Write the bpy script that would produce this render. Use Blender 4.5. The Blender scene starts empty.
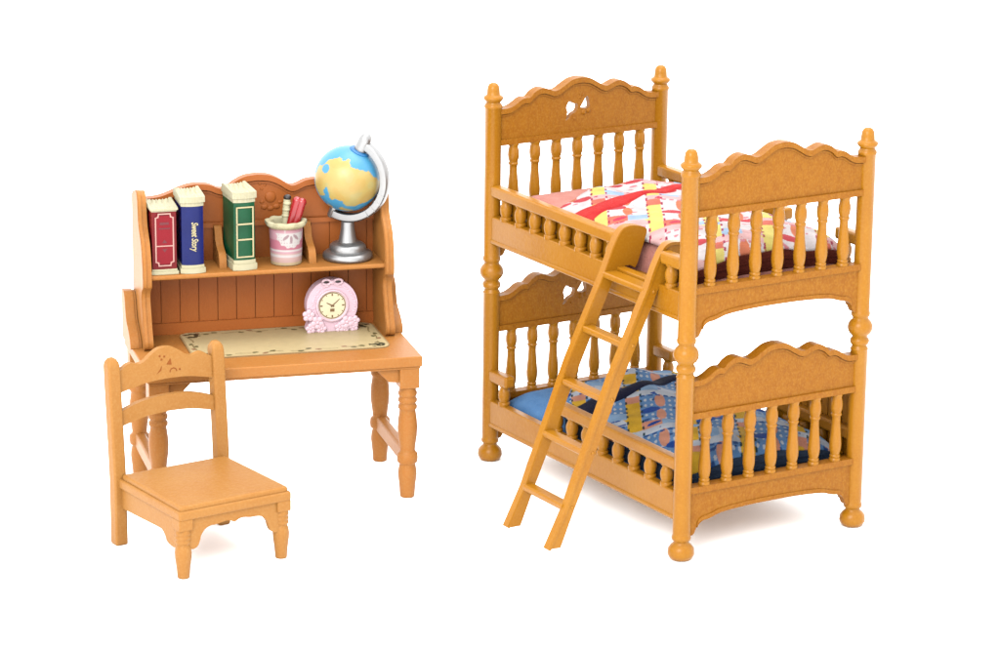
# Doll-house furniture set (desk, chair, bunk bed) on a plain white ground.
import bpy, bmesh, math, random
from mathutils import Vector, Matrix, noise
from mathutils.geometry import tessellate_polygon

random.seed(7)
S = 0.1            # authored in centimetres, built at ten times toy size
OY = 118.0         # shift so that the furniture stands around the origin
PI = math.pi
scene = bpy.context.scene
COL = scene.collection

# ------------------------------------------------------------------ materials
ALB = 0.243         # base colours are darker than in the high-key picture


def lin(c):
    c = c / 255.0
    return c / 12.92 if c <= 0.04045 else ((c + 0.055) / 1.055) ** 2.4


def rgb(r, g, b, k=ALB):
    return (lin(r) * k, lin(g) * k, lin(b) * k, 1.0)


def new_mat(name):
    m = bpy.data.materials.new(name)
    m.use_nodes = True
    nt = m.node_tree
    return m, nt, nt.nodes['Principled BSDF']


def plastic(name, c1, c2=None, rough=0.45, spec=0.16, scale=9.0, bump=0.12, stretch=(1, 1, 1), fleck=None,
            bscale=60.0, metallic=0.0, sss=0.0):
    m, nt, b = new_mat(name)
    N, L = nt.nodes, nt.links
    tc = N.new('ShaderNodeTexCoord')
    mp = N.new('ShaderNodeMapping')
    mp.inputs['Scale'].default_value = stretch
    L.new(tc.outputs['Object'], mp.inputs['Vector'])
    n1 = N.new('ShaderNodeTexNoise')
    n1.inputs['Scale'].default_value = scale
    n1.inputs['Detail'].default_value = 5
    n1.inputs['Roughness'].default_value = 0.6
    L.new(mp.outputs['Vector'], n1.inputs['Vector'])
    rp = N.new('ShaderNodeValToRGB')
    rp.color_ramp.elements[0].position = 0.34
    rp.color_ramp.elements[1].position = 0.66
    rp.color_ramp.elements[0].color = c1
    rp.color_ramp.elements[1].color = c2 or c1
    L.new(n1.outputs['Fac'], rp.inputs['Fac'])
    out = rp.outputs['Color']
    if fleck:
        n2 = N.new('ShaderNodeTexNoise')
        n2.inputs['Scale'].default_value = 120
        n2.inputs['Detail'].default_value = 3
        L.new(mp.outputs['Vector'], n2.inputs['Vector'])
        r2 = N.new('ShaderNodeValToRGB')
        r2.color_ramp.elements[0].position = 0.45
        r2.color_ramp.elements[0].color = (0, 0, 0, 1)
        r2.color_ramp.elements[1].position = 0.75
        r2.color_ramp.elements[1].color = (0.6, 0.6, 0.6, 1)
        L.new(n2.outputs['Fac'], r2.inputs['Fac'])
        mx = N.new('ShaderNodeMix')
        mx.data_type = 'RGBA'
        L.new(r2.outputs['Color'], mx.inputs[0])
        L.new(out, mx.inputs[6])
        mx.inputs[7].default_value = fleck
        out = mx.outputs[2]
    L.new(out, b.inputs['Base Color'])
    b.inputs['Roughness'].default_value = rough
    b.inputs['Specular IOR Level'].default_value = spec
    b.inputs['Metallic'].default_value = metallic
    if sss:
        b.inputs['Subsurface Weight'].default_value = sss
        b.inputs['Subsurface Radius'].default_value = (0.03, 0.015, 0.006)
        b.inputs['Subsurface Scale'].default_value = 1.0
    if bump:
        n3 = N.new('ShaderNodeTexNoise')
        n3.inputs['Scale'].default_value = bscale
        n3.inputs['Detail'].default_value = 4
        L.new(mp.outputs['Vector'], n3.inputs['Vector'])
        bp = N.new('ShaderNodeBump')
        bp.inputs['Strength'].default_value = bump
        bp.inputs['Distance'].default_value = 0.01
        L.new(n3.outputs['Fac'], bp.inputs['Height'])
        L.new(bp.outputs['Normal'], b.inputs['Normal'])
    return m


def painted(name, rough=0.5, spec=0.2, weave=0.0, wscale=120):
    """Colour laid down vertex by vertex by the script (prints, patchwork), plus fabric/plastic grain."""
    m, nt, b = new_mat(name)
    N, L = nt.nodes, nt.links
    at = N.new('ShaderNodeAttribute')
    at.attribute_name = 'print'
    tc = N.new('ShaderNodeTexCoord')
    n1 = N.new('ShaderNodeTexNoise')
    n1.inputs['Scale'].default_value = 30
    L.new(tc.outputs['Object'], n1.inputs['Vector'])
    hs = N.new('ShaderNodeHueSaturation')
    mr = N.new('ShaderNodeMapRange')
    mr.inputs['To Min'].default_value = 0.9
    mr.inputs['To Max'].default_value = 1.08
    L.new(n1.outputs['Fac'], mr.inputs['Value'])
    L.new(mr.outputs['Result'], hs.inputs['Value'])
    L.new(at.outputs['Color'], hs.inputs['Color'])
    L.new(hs.outputs['Color'], b.inputs['Base Color'])
    b.inputs['Roughness'].default_value = rough
    b.inputs['Specular IOR Level'].default_value = spec
    if weave:
        n3 = N.new('ShaderNodeTexNoise')
        n3.inputs['Scale'].default_value = wscale
        n3.inputs['Detail'].default_value = 2
        L.new(tc.outputs['Object'], n3.inputs['Vector'])
        bp = N.new('ShaderNodeBump')
        bp.inputs['Strength'].default_value = weave
        bp.inputs['Distance'].default_value = 0.01
        L.new(n3.outputs['Fac'], bp.inputs['Height'])
        L.new(bp.outputs['Normal'], b.inputs['Normal'])
    return m


M = {}
M['bed'] = plastic('bed_plastic', rgb(213, 137, 22), rgb(223, 149, 32), rough=0.3, spec=0.16, scale=5, bump=0.08,
                   fleck=rgb(232, 164, 54))
M['panel'] = plastic('bed_grained_panel', rgb(190, 114, 16), rgb(203, 128, 24), rough=0.42, spec=0.1, scale=36,
                     stretch=(1.4, 1.4, 0.9), bump=0.16, bscale=38, fleck=rgb(226, 158, 58))
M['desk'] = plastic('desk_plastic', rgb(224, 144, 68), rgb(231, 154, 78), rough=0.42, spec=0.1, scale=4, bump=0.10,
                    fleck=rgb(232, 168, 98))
M['chair'] = plastic('chair_plastic', rgb(217, 147, 70), rgb(223, 157, 82), rough=0.46, spec=0.1, scale=4, bump=0.14,
                     fleck=rgb(234, 174, 100))
M['back'] = plastic('desk_back_bounce_tint', rgb(222, 122, 54), rgb(228, 132, 62), rough=0.45, spec=0.12, scale=4, bump=0.08)  # desk plastic made redder: bounce light inside the hutch put into the colour
M['cream'] = plastic('cream_plastic', rgb(240, 230, 184), rgb(246, 238, 200), rough=0.5, spec=0.25, scale=8, bump=0.05)
M['pages'] = plastic('page_edges', rgb(232, 224, 180), rgb(248, 240, 206), rough=0.6, spec=0.15, scale=30,
                     stretch=(6, 1, 1), bump=0.3, bscale=40)
M['silver'] = plastic('silver_paint', rgb(196, 196, 196, 0.36), rgb(206, 206, 206, 0.36), rough=0.34, spec=0.5, scale=8,
                      bump=0.03, metallic=0.85)
M['red'] = plastic('red_cover', rgb(150, 30, 36), rgb(164, 38, 42), rough=0.35, spec=0.12, scale=8, bump=0.04)
M['blue'] = plastic('blue_cover', rgb(20, 34, 118), rgb(26, 42, 132), rough=0.3, spec=0.14, scale=8, bump=0.04)
M['green'] = plastic('green_cover', rgb(18, 96, 58), rgb(30, 116, 74), rough=0.35, spec=0.14, scale=8, bump=0.04)
M['gold'] = plastic('pale_gold_print', rgb(246, 232, 184), rgb(240, 222, 160), rough=0.4, spec=0.3, bump=0)
M['pinkline'] = plastic('pale_pink_print', rgb(246, 182, 170), rgb(250, 196, 180), rough=0.4, spec=0.3, bump=0)
M['maroon'] = plastic('maroon_print', rgb(132, 26, 40), rgb(142, 30, 44), rough=0.4, spec=0.3, bump=0)
M['crimson'] = plastic('crimson_print', rgb(180, 28, 46), rgb(170, 24, 42), rough=0.35, spec=0.12, bump=0)
M['pink'] = plastic('pink_plastic', rgb(244, 204, 220, 0.385), rgb(246, 212, 226, 0.385), rough=0.5, spec=0.25, scale=10, bump=0.12)
M['pinkrelief'] = plastic('pink_relief', rgb(250, 212, 224, 0.385), rgb(250, 218, 230, 0.385), rough=0.5, spec=0.25, scale=10, bump=0.1)
M['dial'] = plastic('clock_dial', rgb(246, 236, 196, 0.37), rgb(248, 240, 204, 0.37), rough=0.4, spec=0.3, bump=0)
M['bronze'] = plastic('bronze_print', rgb(172, 132, 84), rgb(150, 112, 70), rough=0.4, spec=0.3, bump=0)
M['dark'] = plastic('dark_plastic', rgb(46, 36, 34), rgb(56, 44, 40), rough=0.4, spec=0.3, bump=0)
M['redpen'] = plastic('red_pen', rgb(206, 28, 36), rgb(220, 40, 46), rough=0.25, spec=0.5, bump=0.02)
M['pinksheet'] = plastic('pink_sheet', rgb(238, 160, 146), rgb(244, 172, 158), rough=0.8, spec=0.05, scale=20, bump=0.3, bscale=110)
M['bluesheet'] = plastic('blue_sheet', rgb(98, 148, 206, 0.30), rgb(112, 162, 218, 0.30), rough=0.8, spec=0.05, scale=20, bump=0.3, bscale=110)
M['redband'] = plastic('red_lining', rgb(222, 48, 50), rgb(234, 66, 64), rough=0.75, spec=0.06, scale=18, bump=0.35, bscale=110)
M['navy'] = plastic('navy_lining', rgb(26, 30, 58), rgb(36, 40, 70), rough=0.8, spec=0.05, scale=18, bump=0.3, bscale=110)
M['brown'] = plastic('brown_lining', rgb(104, 44, 34), rgb(124, 54, 40), rough=0.8, spec=0.05, scale=18, bump=0.35,
                     stretch=(0.6, 0.6, 4), bscale=60)
M['slate'] = plastic('slate_lining', rgb(52, 66, 90), rgb(70, 86, 110), rough=0.8, spec=0.05, scale=18, bump=0.35,
                     stretch=(0.6, 0.6, 4), bscale=60)
M['quilt'] = painted('patchwork_print', rough=0.8, spec=0.05, weave=0.25)
M['print'] = painted('gloss_print', rough=0.42, spec=0.25)
M['globe'] = painted('globe_print', rough=0.4, spec=0.35)
M['ground'] = plastic('white_ground', (0.93, 0.93, 0.93, 1), (0.95, 0.95, 0.95, 1), rough=0.9, spec=0.0, bump=0)

# ------------------------------------------------------------------ mesh tools


def V(x, y, z):
    return Vector((x * S, y * S, z * S))


def box(bm, x0, x1, y0, y1, z0, z1):
    vs = [bm.verts.new(V(x, y, z)) for x in (x0, x1) for y in (y0, y1) for z in (z0, z1)]
    for f in ((0, 1, 3, 2), (4, 6, 7, 5), (0, 4, 5, 1), (2, 3, 7, 6), (0, 2, 6, 4), (1, 5, 7, 3)):
        bm.faces.new([vs[i] for i in f])


def lathe(bm, cx, cy, prof, n=28, mtx=None):
    rings = []
    for r, z in prof:
        if r < 1e-4:
            v = bm.verts.new(V(cx, cy, z))
            rings.append([v])
        else:
            rings.append([bm.verts.new(V(cx + r * math.cos(2 * PI * i / n), cy + r * math.sin(2 * PI * i / n), z))
                          for i in range(n)])
    for a, b in zip(rings, rings[1:]):
        if len(a) == 1 and len(b) == 1:
            continue
        for i in range(n):
            j = (i + 1) % n
            if len(a) == 1:
                bm.faces.new((a[0], b[i], b[j]))
            elif len(b) == 1:
                bm.faces.new((a[i], a[j], b[0]))
            else:
                bm.faces.new((a[i], a[j], b[j], b[i]))
    for r in (rings[0], rings[-1]):
        if len(r) > 1:
            bm.faces.new(r)
    if mtx is not None:
        bmesh.ops.transform(bm, matrix=mtx, verts=[v for r in rings for v in r])
    return [v for r in rings for v in r]


def ax(axis, u, v, t):
    if axis == 'xz':
        return V(u, t, v)
    if axis == 'yz':
        return V(t, u, v)
    return V(u, v, t)


def prism(bm, outer, t0, t1, axis='xz', holes=()):
    loops = [outer] + list(holes)
    pts = [[Vector((p[0], p[1], 0)) for p in lp] for lp in loops]
    tri = tessellate_polygon(pts) if len(outer) > 4 else None
    flat = [p for lp in loops for p in lp]
    A = [bm.verts.new(ax(axis, p[0], p[1], t0)) for p in flat]
    B = [bm.verts.new(ax(axis, p[0], p[1], t1)) for p in flat]
    if tri is None:
        bm.faces.new(A)
        bm.faces.new(list(reversed(B)))
    else:
        for t in tri:
            if len(set(t)) == 3:
                bm.faces.new([A[i] for i in t])
                bm.faces.new([B[i] for i in reversed(t)])
    k = 0
    for lp in loops:
        n = len(lp)
        for i in range(n):
            a, b = k + i, k + (i + 1) % n
            bm.faces.new((A[a], A[b], B[b], B[a]))
        k += n


def smooth_curve(pts, sub=6):
    """Catmull-Rom through the points."""
    out = []
    n = len(pts)
    for i in range(n - 1):
        p0, p1, p2, p3 = pts[max(i - 1, 0)], pts[i], pts[i + 1], pts[min(i + 2, n - 1)]
        for k in range(sub):
            t = k / sub
            o = []
            for c in range(len(p1)):
                o.append(0.5 * (2 * p1[c] + (p2[c] - p0[c]) * t + (2 * p0[c] - 5 * p1[c] + 4 * p2[c] - p3[c]) * t * t
                                + (3 * p1[c] - p0[c] - 3 * p2[c] + p3[c]) * t ** 3))
            out.append(tuple(o))
    out.append(tuple(pts[-1]))
    return out


def ribbon(bm, curve, w, t0, t1, axis='xz', down=True):
    """A raised bead: the band between a curve and the same curve moved by w (down: along v)."""
    low = [(p[0], p[1] - w) for p in curve]
    prism(bm, list(curve) + list(reversed(low)), t0, t1, axis)


def tube(bm, pts, r, n=10, r1=None):
    pts = [V(*p) for p in pts]
    rings = []
    up = Vector((0, 0, 1))
    for i, p in enumerate(pts):
        d = (pts[min(i + 1, len(pts) - 1)] - pts[max(i - 1, 0)]).normalized()
        s = d.cross(up)
        if s.length < 1e-3:
            s = Vector((1, 0, 0))
        s.normalize()
        q = s.cross(d)
        rr = (r if r1 is None else r + (r1 - r) * i / (len(pts) - 1)) * S
        rings.append([bm.verts.new(p + s * rr * math.cos(2 * PI * k / n) + q * rr * math.sin(2 * PI * k / n))
                      for k in range(n)])
    for a, b in zip(rings, rings[1:]):
        for i in range(n):
            j = (i + 1) % n
            bm.faces.new((a[i], a[j], b[j], b[i]))
    bm.faces.new(rings[0])
    bm.faces.new(list(reversed(rings[-1])))


def ball(bm, c, r, sx=1, sy=1, sz=1, seg=16, rings=10):
    mt = Matrix.Translation(V(*c)) @ Matrix.Diagonal((sx, sy, sz, 1))
    bmesh.ops.create_uvsphere(bm, u_segments=seg, v_segments=rings, radius=r * S, matrix=mt)


def finish(name, bm, mat, parent=None, bevel=0.05, seg=2, ang=50, col=None):
    bmesh.ops.recalc_face_normals(bm, faces=bm.faces)
    if bevel:
        lim = math.radians(ang)
        ed = [e for e in bm.edges if len(e.link_faces) == 2 and e.calc_face_angle(0) > lim]
        if ed:
            bmesh.ops.bevel(bm, geom=ed, offset=bevel * S, offset_type='OFFSET', segments=seg, profile=0.5,
                            affect='EDGES', clamp_overlap=True)
    me = bpy.data.meshes.new(name)
    bm.to_mesh(me)
    bm.free()
    me.shade_smooth()
    me.set_sharp_from_angle(angle=math.radians(48))
    me.materials.append(mat)
    o = bpy.data.objects.new(name, me)
    COL.objects.link(o)
    if bevel:
        wn = o.modifiers.new('soft_edges', 'WEIGHTED_NORMAL')
        wn.keep_sharp = True
        wn.weight = 60
    if parent is not None:
        o.parent = parent
    return o


def tag(o, label, cat, group=None):
    o['label'] = label
    o['category'] = cat
    if group:
        o['group'] = group
    return o


def thing(name, x, y, z, yaw, label, cat, group=None):
    o = bpy.data.objects.new(name, None)
    o.empty_display_size = 0.1
    COL.objects.link(o)
    o.location = (x * S, (y - OY) * S, z * S)
    o.rotation_euler = (0, 0, yaw)
    return tag(o, label, cat, group)


def copy_obj(o, parent, loc=(0, 0, 0)):
    c = o.copy()
    COL.objects.link(c)
    c.parent = parent
    c.location = (loc[0] * S, loc[1] * S, loc[2] * S)
    return c


def NB():
    return bmesh.new()


def painted_grid(bm, nu, nv, fpos, fcol):
    """Grid surface with a per-vertex printed colour."""
    lay = bm.verts.layers.float_color.new('print') if 'print' not in bm.verts.layers.float_color else \
        bm.verts.layers.float_color['print']
    g = []
    for j in range(nv + 1):
        row = []
        for i in range(nu + 1):
            u, v = i / nu, j / nv
            w = bm.verts.new(V(*fpos(u, v)))
            w[lay] = fcol(u, v)
            row.append(w)
        g.append(row)
    for j in range(nv):
        for i in range(nu):
            bm.faces.new((g[j][i], g[j][i + 1], g[j + 1][i + 1], g[j + 1][i]))
    return g, lay


# ------------------------------------------------------------------ ground
gb = NB()
R = 6000
box(gb, -R, R, -R, R, -40, 0)
g = finish('ground', gb, M['ground'], bevel=0)
g['kind'] = 'structure'

# ------------------------------------------------------------------ bunk bed
BYAW = math.radians(31.126770438623204)
BX, BY = 6.937930780085932, 115.97497086898534
BW, BL, DZ = 8.07, 14.1255, 7.78
KB = 41.21328 / (41.21328 - 0.12)      # the bed stands on its bun feet, 0.12 above its drawing origin


def bed_thing(*args):
    o = thing(args[0], BX * KB, BY * KB, -0.12 * KB, BYAW, *args[1:])
    o.scale = (KB, KB, KB)
    return o


bed = bed_thing('bunk_bed',
            'tall honey brown bunk bed with turned posts, scalloped end boards and spindle rails', 'bunk bed')

POST = [(0.0, 0.12), (0.3, 0.12), (0.42, 0.17), (0.495, 0.3), (0.515, 0.37), (0.49, 0.57), (0.4, 0.7), (0.31, 0.77), (0.29, 0.82),
        (0.29, 0.86), (0.35, 0.9), (0.37, 1.0), (0.35, 1.07), (0.33, 1.12), (0.34, 1.3), (0.34, 7.28), (0.36, 7.32),
        (0.31, 7.4), (0.29, 7.46), (0.36, 7.54), (0.385, 7.64), (0.36, 7.72), (0.3, 7.79), (0.32, 7.86), (0.41, 7.94), (0.475, 8.06), (0.495, 8.18), (0.475, 8.3), (0.41, 8.42), (0.33, 8.5), (0.31, 8.55), (0.31, 8.58), (0.36, 8.64), (0.375, 8.72),
        (0.36, 8.8), (0.34, 8.84), (0.34, 14.95), (0.36, 14.97), (0.375, 15.05), (0.35, 15.12), (0.3, 15.18),
        (0.29, 15.22), (0.36, 15.29), (0.41, 15.37), (0.39, 15.45), (0.3, 15.5), (0.27, 15.54), (0.26, 15.7),
        (0.235, 15.86), (0.17, 15.96), (0.09, 16.0), (0.0, 16.01)]
pb = NB()
lathe(pb, 0, 0, POST, 32)
post = finish('bed_post', pb, M['bed'], bed, bevel=0)
for (px, py) in ((BW, 0), (0, BL), (BW, BL)):
    copy_obj(post, bed, (px, py, 0))

CREST = [(0, 15.9), (0.4, 15.84), (0.75, 15.66), (1.05, 15.49), (1.28, 15.45), (1.5, 15.53), (1.75, 15.61),
         (2.0, 15.59), (2.25, 15.46), (2.42, 15.3), (2.52, 15.28), (2.66, 15.29), (2.85, 15.23), (3.05, 15.1),
         (3.3, 14.98), (3.55, 14.94), (3.82, 14.94)]
APRON = [(0, 9.66), (0.9, 9.65), (1.8, 9.61), (2.4, 9.55), (2.75, 9.45), (2.95, 9.4), (3.2, 9.36), (3.38, 9.24),
         (3.48, 9.02), (3.6, 8.82), (3.82, 8.75)]


def mirror_curve(half, c):
    cur = smooth_curve(half, 5)
    return [(c - x, z) for x, z in reversed(cur[1:])] + [(c + x, z) for x, z in cur]


BAL = [(0.205, 13.44), (0.205, 13.36), (0.17, 13.3), (0.18, 13.24), (0.215, 13.1), (0.225, 12.95), (0.21, 12.8),
       (0.165, 12.68), (0.16, 12.66), (0.195, 12.62), (0.195, 12.57), (0.155, 12.53), (0.14, 12.42), (0.145, 12.25),
       (0.17, 11.95), (0.205, 11.65), (0.225, 11.4), (0.215, 11.22), (0.175, 11.04), (0.15, 10.99), (0.185, 10.95),
       (0.19, 10.9), (0.16, 10.86), (0.2, 10.83), (0.21, 10.72)]

cc = BW / 2
crest = mirror_curve(CREST, cc)
apron = mirror_curve(APRON, cc)


def end_board(name, y, dz, holes):
    bm = NB()
    sh = [(u, v + dz) for u, v in crest]
    outer = [(u, v - 0.07) for u, v in sh] + [(BW - 0.2, 13.5 + dz), (0.2, 13.5 + dz)]
    hs = []
    if holes:
        hs = [[(cc + u, v + dz) for u, v in h] for h in holes]
    prism(bm, outer, -0.13, 0.13, 'xz', hs)
    o1 = bm
    ribbon(bm, sh, 0.22, -0.25, 0.25)
    ribbon(bm, [(u, v - 0.26) for u, v in sh], 0.07, -0.17, 0.17)
    box(bm, 0.2, BW - 0.2, -0.22, 0.22, 13.42 + dz, 13.66 + dz)
    if holes:                                    # carved sprig: berries and a leaf beside the cut-outs
        for (u, v, r) in ((-0.02, 15.22, 0.055), (0.13, 15.15, 0.055), (0.03, 15.03, 0.055), (0.2, 14.42, 0.12),
                          (0.42, 14.46, 0.1), (-0.25, 14.2, 0.06)):
            ball(bm, (cc + u, -0.13, v + dz), r, 1, 0.5, 1, 12, 8)
            ball(bm, (cc + u, 0.13, v + dz), r, 1, 0.5, 1, 12, 8)
    o = finish(name, bm, M['panel'], bed, bevel=0.06)
    o.location = (0, y * S, 0)
    # lower sill and arched apron are one moulding of the same end
    bm = NB()
    box(bm, 0.2, BW - 0.2, -0.24, 0.24, 10.5 + dz, 10.74 + dz)
    ap = [(u, v + dz) for u, v in apron]
    prism(bm, [(u, v + 0.03) for u, v in ap] + [(BW - 0.2, 10.6 + dz), (0.2, 10.6 + dz)], -0.15, 0.15)
    up = [(u, v + 0.16) for u, v in ap if abs(u - cc) < 3.45]
    ribbon(bm, up, 0.17, -0.19, 0.19)
    a = finish('apron', bm, M['panel'], o, bevel=0.05)
    first = None
    for k in range(-3, 4):
        if first is None:
            b = NB()
            lathe(b, 0, 0, [(r * 0.86 + 0.045, z) for r, z in BAL], 20)
            first = finish('baluster', b, M['bed'], o, bevel=0)
            first.location = ((cc + 1.02 * k) * S, 0, dz * S)
        else:
            copy_obj(first, o, (cc + 1.02 * k, 0, dz))
    return o


H1 = smooth_curve([(-0.62, 14.22), (-0.55, 14.5), (-0.6, 14.66), (-0.5, 14.86), (-0.4, 14.86), (-0.32, 14.78),
                   (-0.16, 14.76), (-0.14, 14.58), (-0.22, 14.48), (-0.36, 14.42), (-0.5, 14.26), (-0.62, 14.22)], 3)[:-1]
H2 = smooth_curve([(0.08, 14.66), (0.2, 14.84), (0.32, 15.02), (0.4, 14.98), (0.44, 14.8), (0.46, 14.64),
                   (0.28, 14.6), (0.08, 14.66)], 3)[:-1]
def grow(h, k):
    mx = sum(p[0] for p in h) / len(h)
    mz = sum(p[1] for p in h) / len(h)
    return [(mx + (p[0] - mx) * k, mz + (p[1] - mz) * k) for p in h]


H1, H2 = grow(H1, 1.2), grow(H2, 1.2)
end_board('footboard', 0, 0, None)
end_board('headboard', BL, 0, (H1, H2))
end_board('footboard', 0, -DZ, None)
end_board('headboard', BL, -DZ, (H1, H2))

SBAL = [(0.2, 11.42), (0.2, 11.36), (0.15, 11.32), (0.14, 11.28), (0.17, 11.22), (0.225, 11.1), (0.235, 10.98),
        (0.22, 10.84), (0.18, 10.73), (0.165, 10.7), (0.215, 10.67), (0.23, 10.62), (0.22, 10.57), (0.215, 10.5)]


def side_panel(x, dz, flip):
    """Long rail on spindles with a gap for the ladder and a short rail stub; a deep bottom board."""
    fy = (lambda y: BL - y) if flip else (lambda y: y)

    def ybox(bm, x0, x1, ya, yb, z0, z1):
        a, b = sorted((fy(ya), fy(yb)))
        box(bm, x0, x1, a, b, z0, z1)
    bm = NB()
    ybox(bm, -0.2, 0.2, 0.2, BL - 0.2, 9.42 + dz, 10.55 + dz)
    ybox(bm, -0.25, 0.25, 0.25, BL - 0.25, 9.42 + dz, 9.62 + dz)
    o = finish('side_board', bm, M['bed'], bed, bevel=0.07)
    o.location = (x * S, 0, 0)
    bm = NB()
    ybox(bm, -0.24, 0.24, 4.86, BL - 0.2, 11.36 + dz, 11.84 + dz)
    r = finish('guard_rail', bm, M['bed'], o, bevel=0.11, seg=3)
    bm = NB()
    ybox(bm, -0.24, 0.24, 0.2, 1.58, 11.36 + dz, 11.84 + dz)
    finish('guard_rail', bm, M['bed'], o, bevel=0.11, seg=3)
    first = None
    for y in [1.1] + [5.2 + 1.12 * k for k in range(8)]:
        if first is None:
            b = NB()
            lathe(b, 0, 0, [(r * 0.85 + 0.05, z) for r, z in SBAL], 20)
            first = finish('baluster', b, M['bed'], o, bevel=0)
            first.location = (0, fy(y) * S, dz * S)
        else:
            copy_obj(first, o, (0, fy(y), dz))


side_panel(0, 0, False)
side_panel(BW, 0, False)
side_panel(0, -DZ, True)
side_panel(BW, -DZ, True)
bm = NB()
box(bm, 0.27, 0.42, 4.95, BL - 0.25, 9.9, 11.3)
finish('tray_wall', bm, M['bed'], bed, bevel=0.03)
bm = NB()
gp_ = [(0.25, 2.7), (6.2, 2.7), (6.2, 4.0), (5.2, 4.6), (4.0, 5.2), (2.6, 5.6), (0.25, 5.75)]
prism(bm, gp_, BW + 0.24, BW + 0.32, 'yz')
for k in range(13):
    y0 = 0.28 + 0.45 * k
    zt = 5.6 if y0 < 2.4 else 5.6 - (y0 - 2.4) * 0.45
    box(bm, BW + 0.14, BW + 0.26, y0, y0 + 0.38, 2.75, zt)
finish('guard_panel', bm, M['bed'], bed, bevel=0.04)
for dz in (0, -DZ):
    bm = NB()
    box(bm, 0.15, BW - 0.15, 0.15, BL - 0.15, 9.75 + dz, 10.15 + dz)
    finish('bed_base', bm, M['bed'], bed, bevel=0.03)

# ------------------------------------------------------------------ ladder
lad = bed_thing('ladder', 'honey brown five rung ladder hooked over the gap in the upper bunk rail', 'ladder')
front = [(-4.95, 0.84), (-4.19, 2.35), (-2.30, 7.15), (-0.76, 10.4), (-0.45, 11.2), (-0.2, 11.72)]
topc = smooth_curve([(-0.2, 11.72), (0.0, 11.98), (0.27, 12.1), (0.65, 12.08), (1.02, 11.98), (1.14, 11.86), (1.13, 11.7)], 5)
back = [(0.74, 10.62), (0.62, 10.43), (0.4, 10.56), (0.05, 10.56), (-0.12, 10.5), (-0.27, 10.3), (-0.46, 9.85),
        (-1.73, 7.07), (-3.77, 2.30), (-4.37, 0.83)]
PINZ = [(-0.62, 10.33), (-1.5, 8.34), (-2.38, 6.36), (-3.2, 4.4), (-4.06, 2.38)]


def offset_edge(edge, d):
    out = []
    for i, p in enumerate(edge):
        a = edge[max(i - 1, 0)]
        b = edge[min(i + 1, len(edge) - 1)]
        dx, dz = b[0] - a[0], b[1] - a[1]
        l = math.hypot(dx, dz)
        out.append((p[0] + dz / l * d, p[1] - dx / l * d))
    return out


inset = offset_edge(front[:-1] + topc, 0.02)


def stile(y0, y1, out):
    bm = NB()
    prism(bm, inset + back, y0, y1, 'xz')
    # a proud bead along the front edge and over the hook
    edge = front[:-1] + topc
    inner = offset_edge(edge, 0.13)
    prism(bm, edge + list(reversed(inner)), y0 + (-0.04 if out < 0 else 0.03), y1 + (0.04 if out > 0 else -0.03), 'xz')
    for (u, v) in PINZ:
        ball(bm, (u + 0.18, y0 - 0.005, v - 0.05), 0.075, 1, 0.6, 1, 12, 8)
    return finish('stile', bm, M['bed'], lad, bevel=0.05)


LY0, LY1 = 1.6, 4.5
stile(LY0, LY0 + 0.34, -1)
stile(LY1, LY1 + 0.34, 1)
for i, (u, v) in enumerate(PINZ):
    bm = NB()
    if i == 0:
        box(bm, u - 0.2, u + 0.42, LY0 + 0.2, LY1 + 0.1, v - 0.14, v + 0.1)
    else:
        box(bm, u - 0.2, u + 0.28, LY0 + 0.2, LY1 + 0.1, v - 0.17, v + 0.08)
    finish('rung', bm, M['bed'], lad, bevel=0.07, seg=3)

# ------------------------------------------------------------------ bedding
def notch(b):
    """The upper bedding is pushed in where the ladder hooks reach over the rail."""
    t = min(max((b - 0.9) / 1.0, 0), 1) * min(max((6.0 - b) / 1.1, 0), 1)
    return 0.82 * t * t * (3 - 2 * t)


MA0, MA1 = 0.42, 7.65


def mattress_mesh(z0, z1, bulge, y0, y1, ma0=MA0):
    bm = NB()
    nu, nv = 40, 60
    top = []
    for j in range(nv + 1):
        row = []
        for i in range(nu + 1):
            u, v = i / nu, j / nv
            x = ma0 + (MA1 - ma0) * u
            y = y0 + (y1 - y0) * v
            if z0 > 8:
                x += 0.85 * notch(y) * (1 - u) ** 3
            e = min(1, min(u, 1 - u) * 9) ** 0.5 * min(1, min(v, 1 - v) * 18) ** 0.45
            z = z0 + (z1 - z0) * e + bulge * math.sin(PI * u) * math.sin(PI * v) ** 0.5
            row.append(bm.verts.new(V(x, y, z)))
        top.append(row)
    for j in range(nv):
        for i in range(nu):
            bm.faces.new((top[j][i], top[j][i + 1], top[j + 1][i + 1], top[j + 1][i]))
    ring = [top[0][i] for i in range(nu + 1)] + [top[j][nu] for j in range(1, nv + 1)] + \
           [top[nv][i] for i in range(nu - 1, -1, -1)] + [top[j][0] for j in range(nv - 1, 0, -1)]
    low = [bm.verts.new(Vector((v.co.x, v.co.y, (z0 - 0.25) * S))) for v in ring]
    n = len(ring)
    for i in range(n):
        bm.faces.new((ring[i], ring[(i + 1) % n], low[(i + 1) % n], low[i]))
    bm.faces.new(low)
    return bm


mt1 = bed_thing('mattress', 'pink mattress lying in the upper bunk under the pink patchwork quilt', 'mattress', 'mattresses of the bunk bed')
finish('cushion', mattress_mesh(10.4, 11.42, 0.1, 0.5, 13.85, 0.45), M['pinksheet'], mt1, bevel=0)
mt2 = bed_thing('mattress', 'plain light blue mattress lying in the lower bunk', 'mattress', 'mattresses of the bunk bed')
finish('cushion', mattress_mesh(10.36 - DZ, 10.9 - DZ, 0.22, 0.5, 13.75), M['bluesheet'], mt2, bevel=0)


def head_edge(a):
    return 9.45 + 3.2 * (1 - math.exp(-max(a, 0) / 2.5))


def band_c(a):
    return 8.15 + 0.30 * (a - 0.4)


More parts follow.
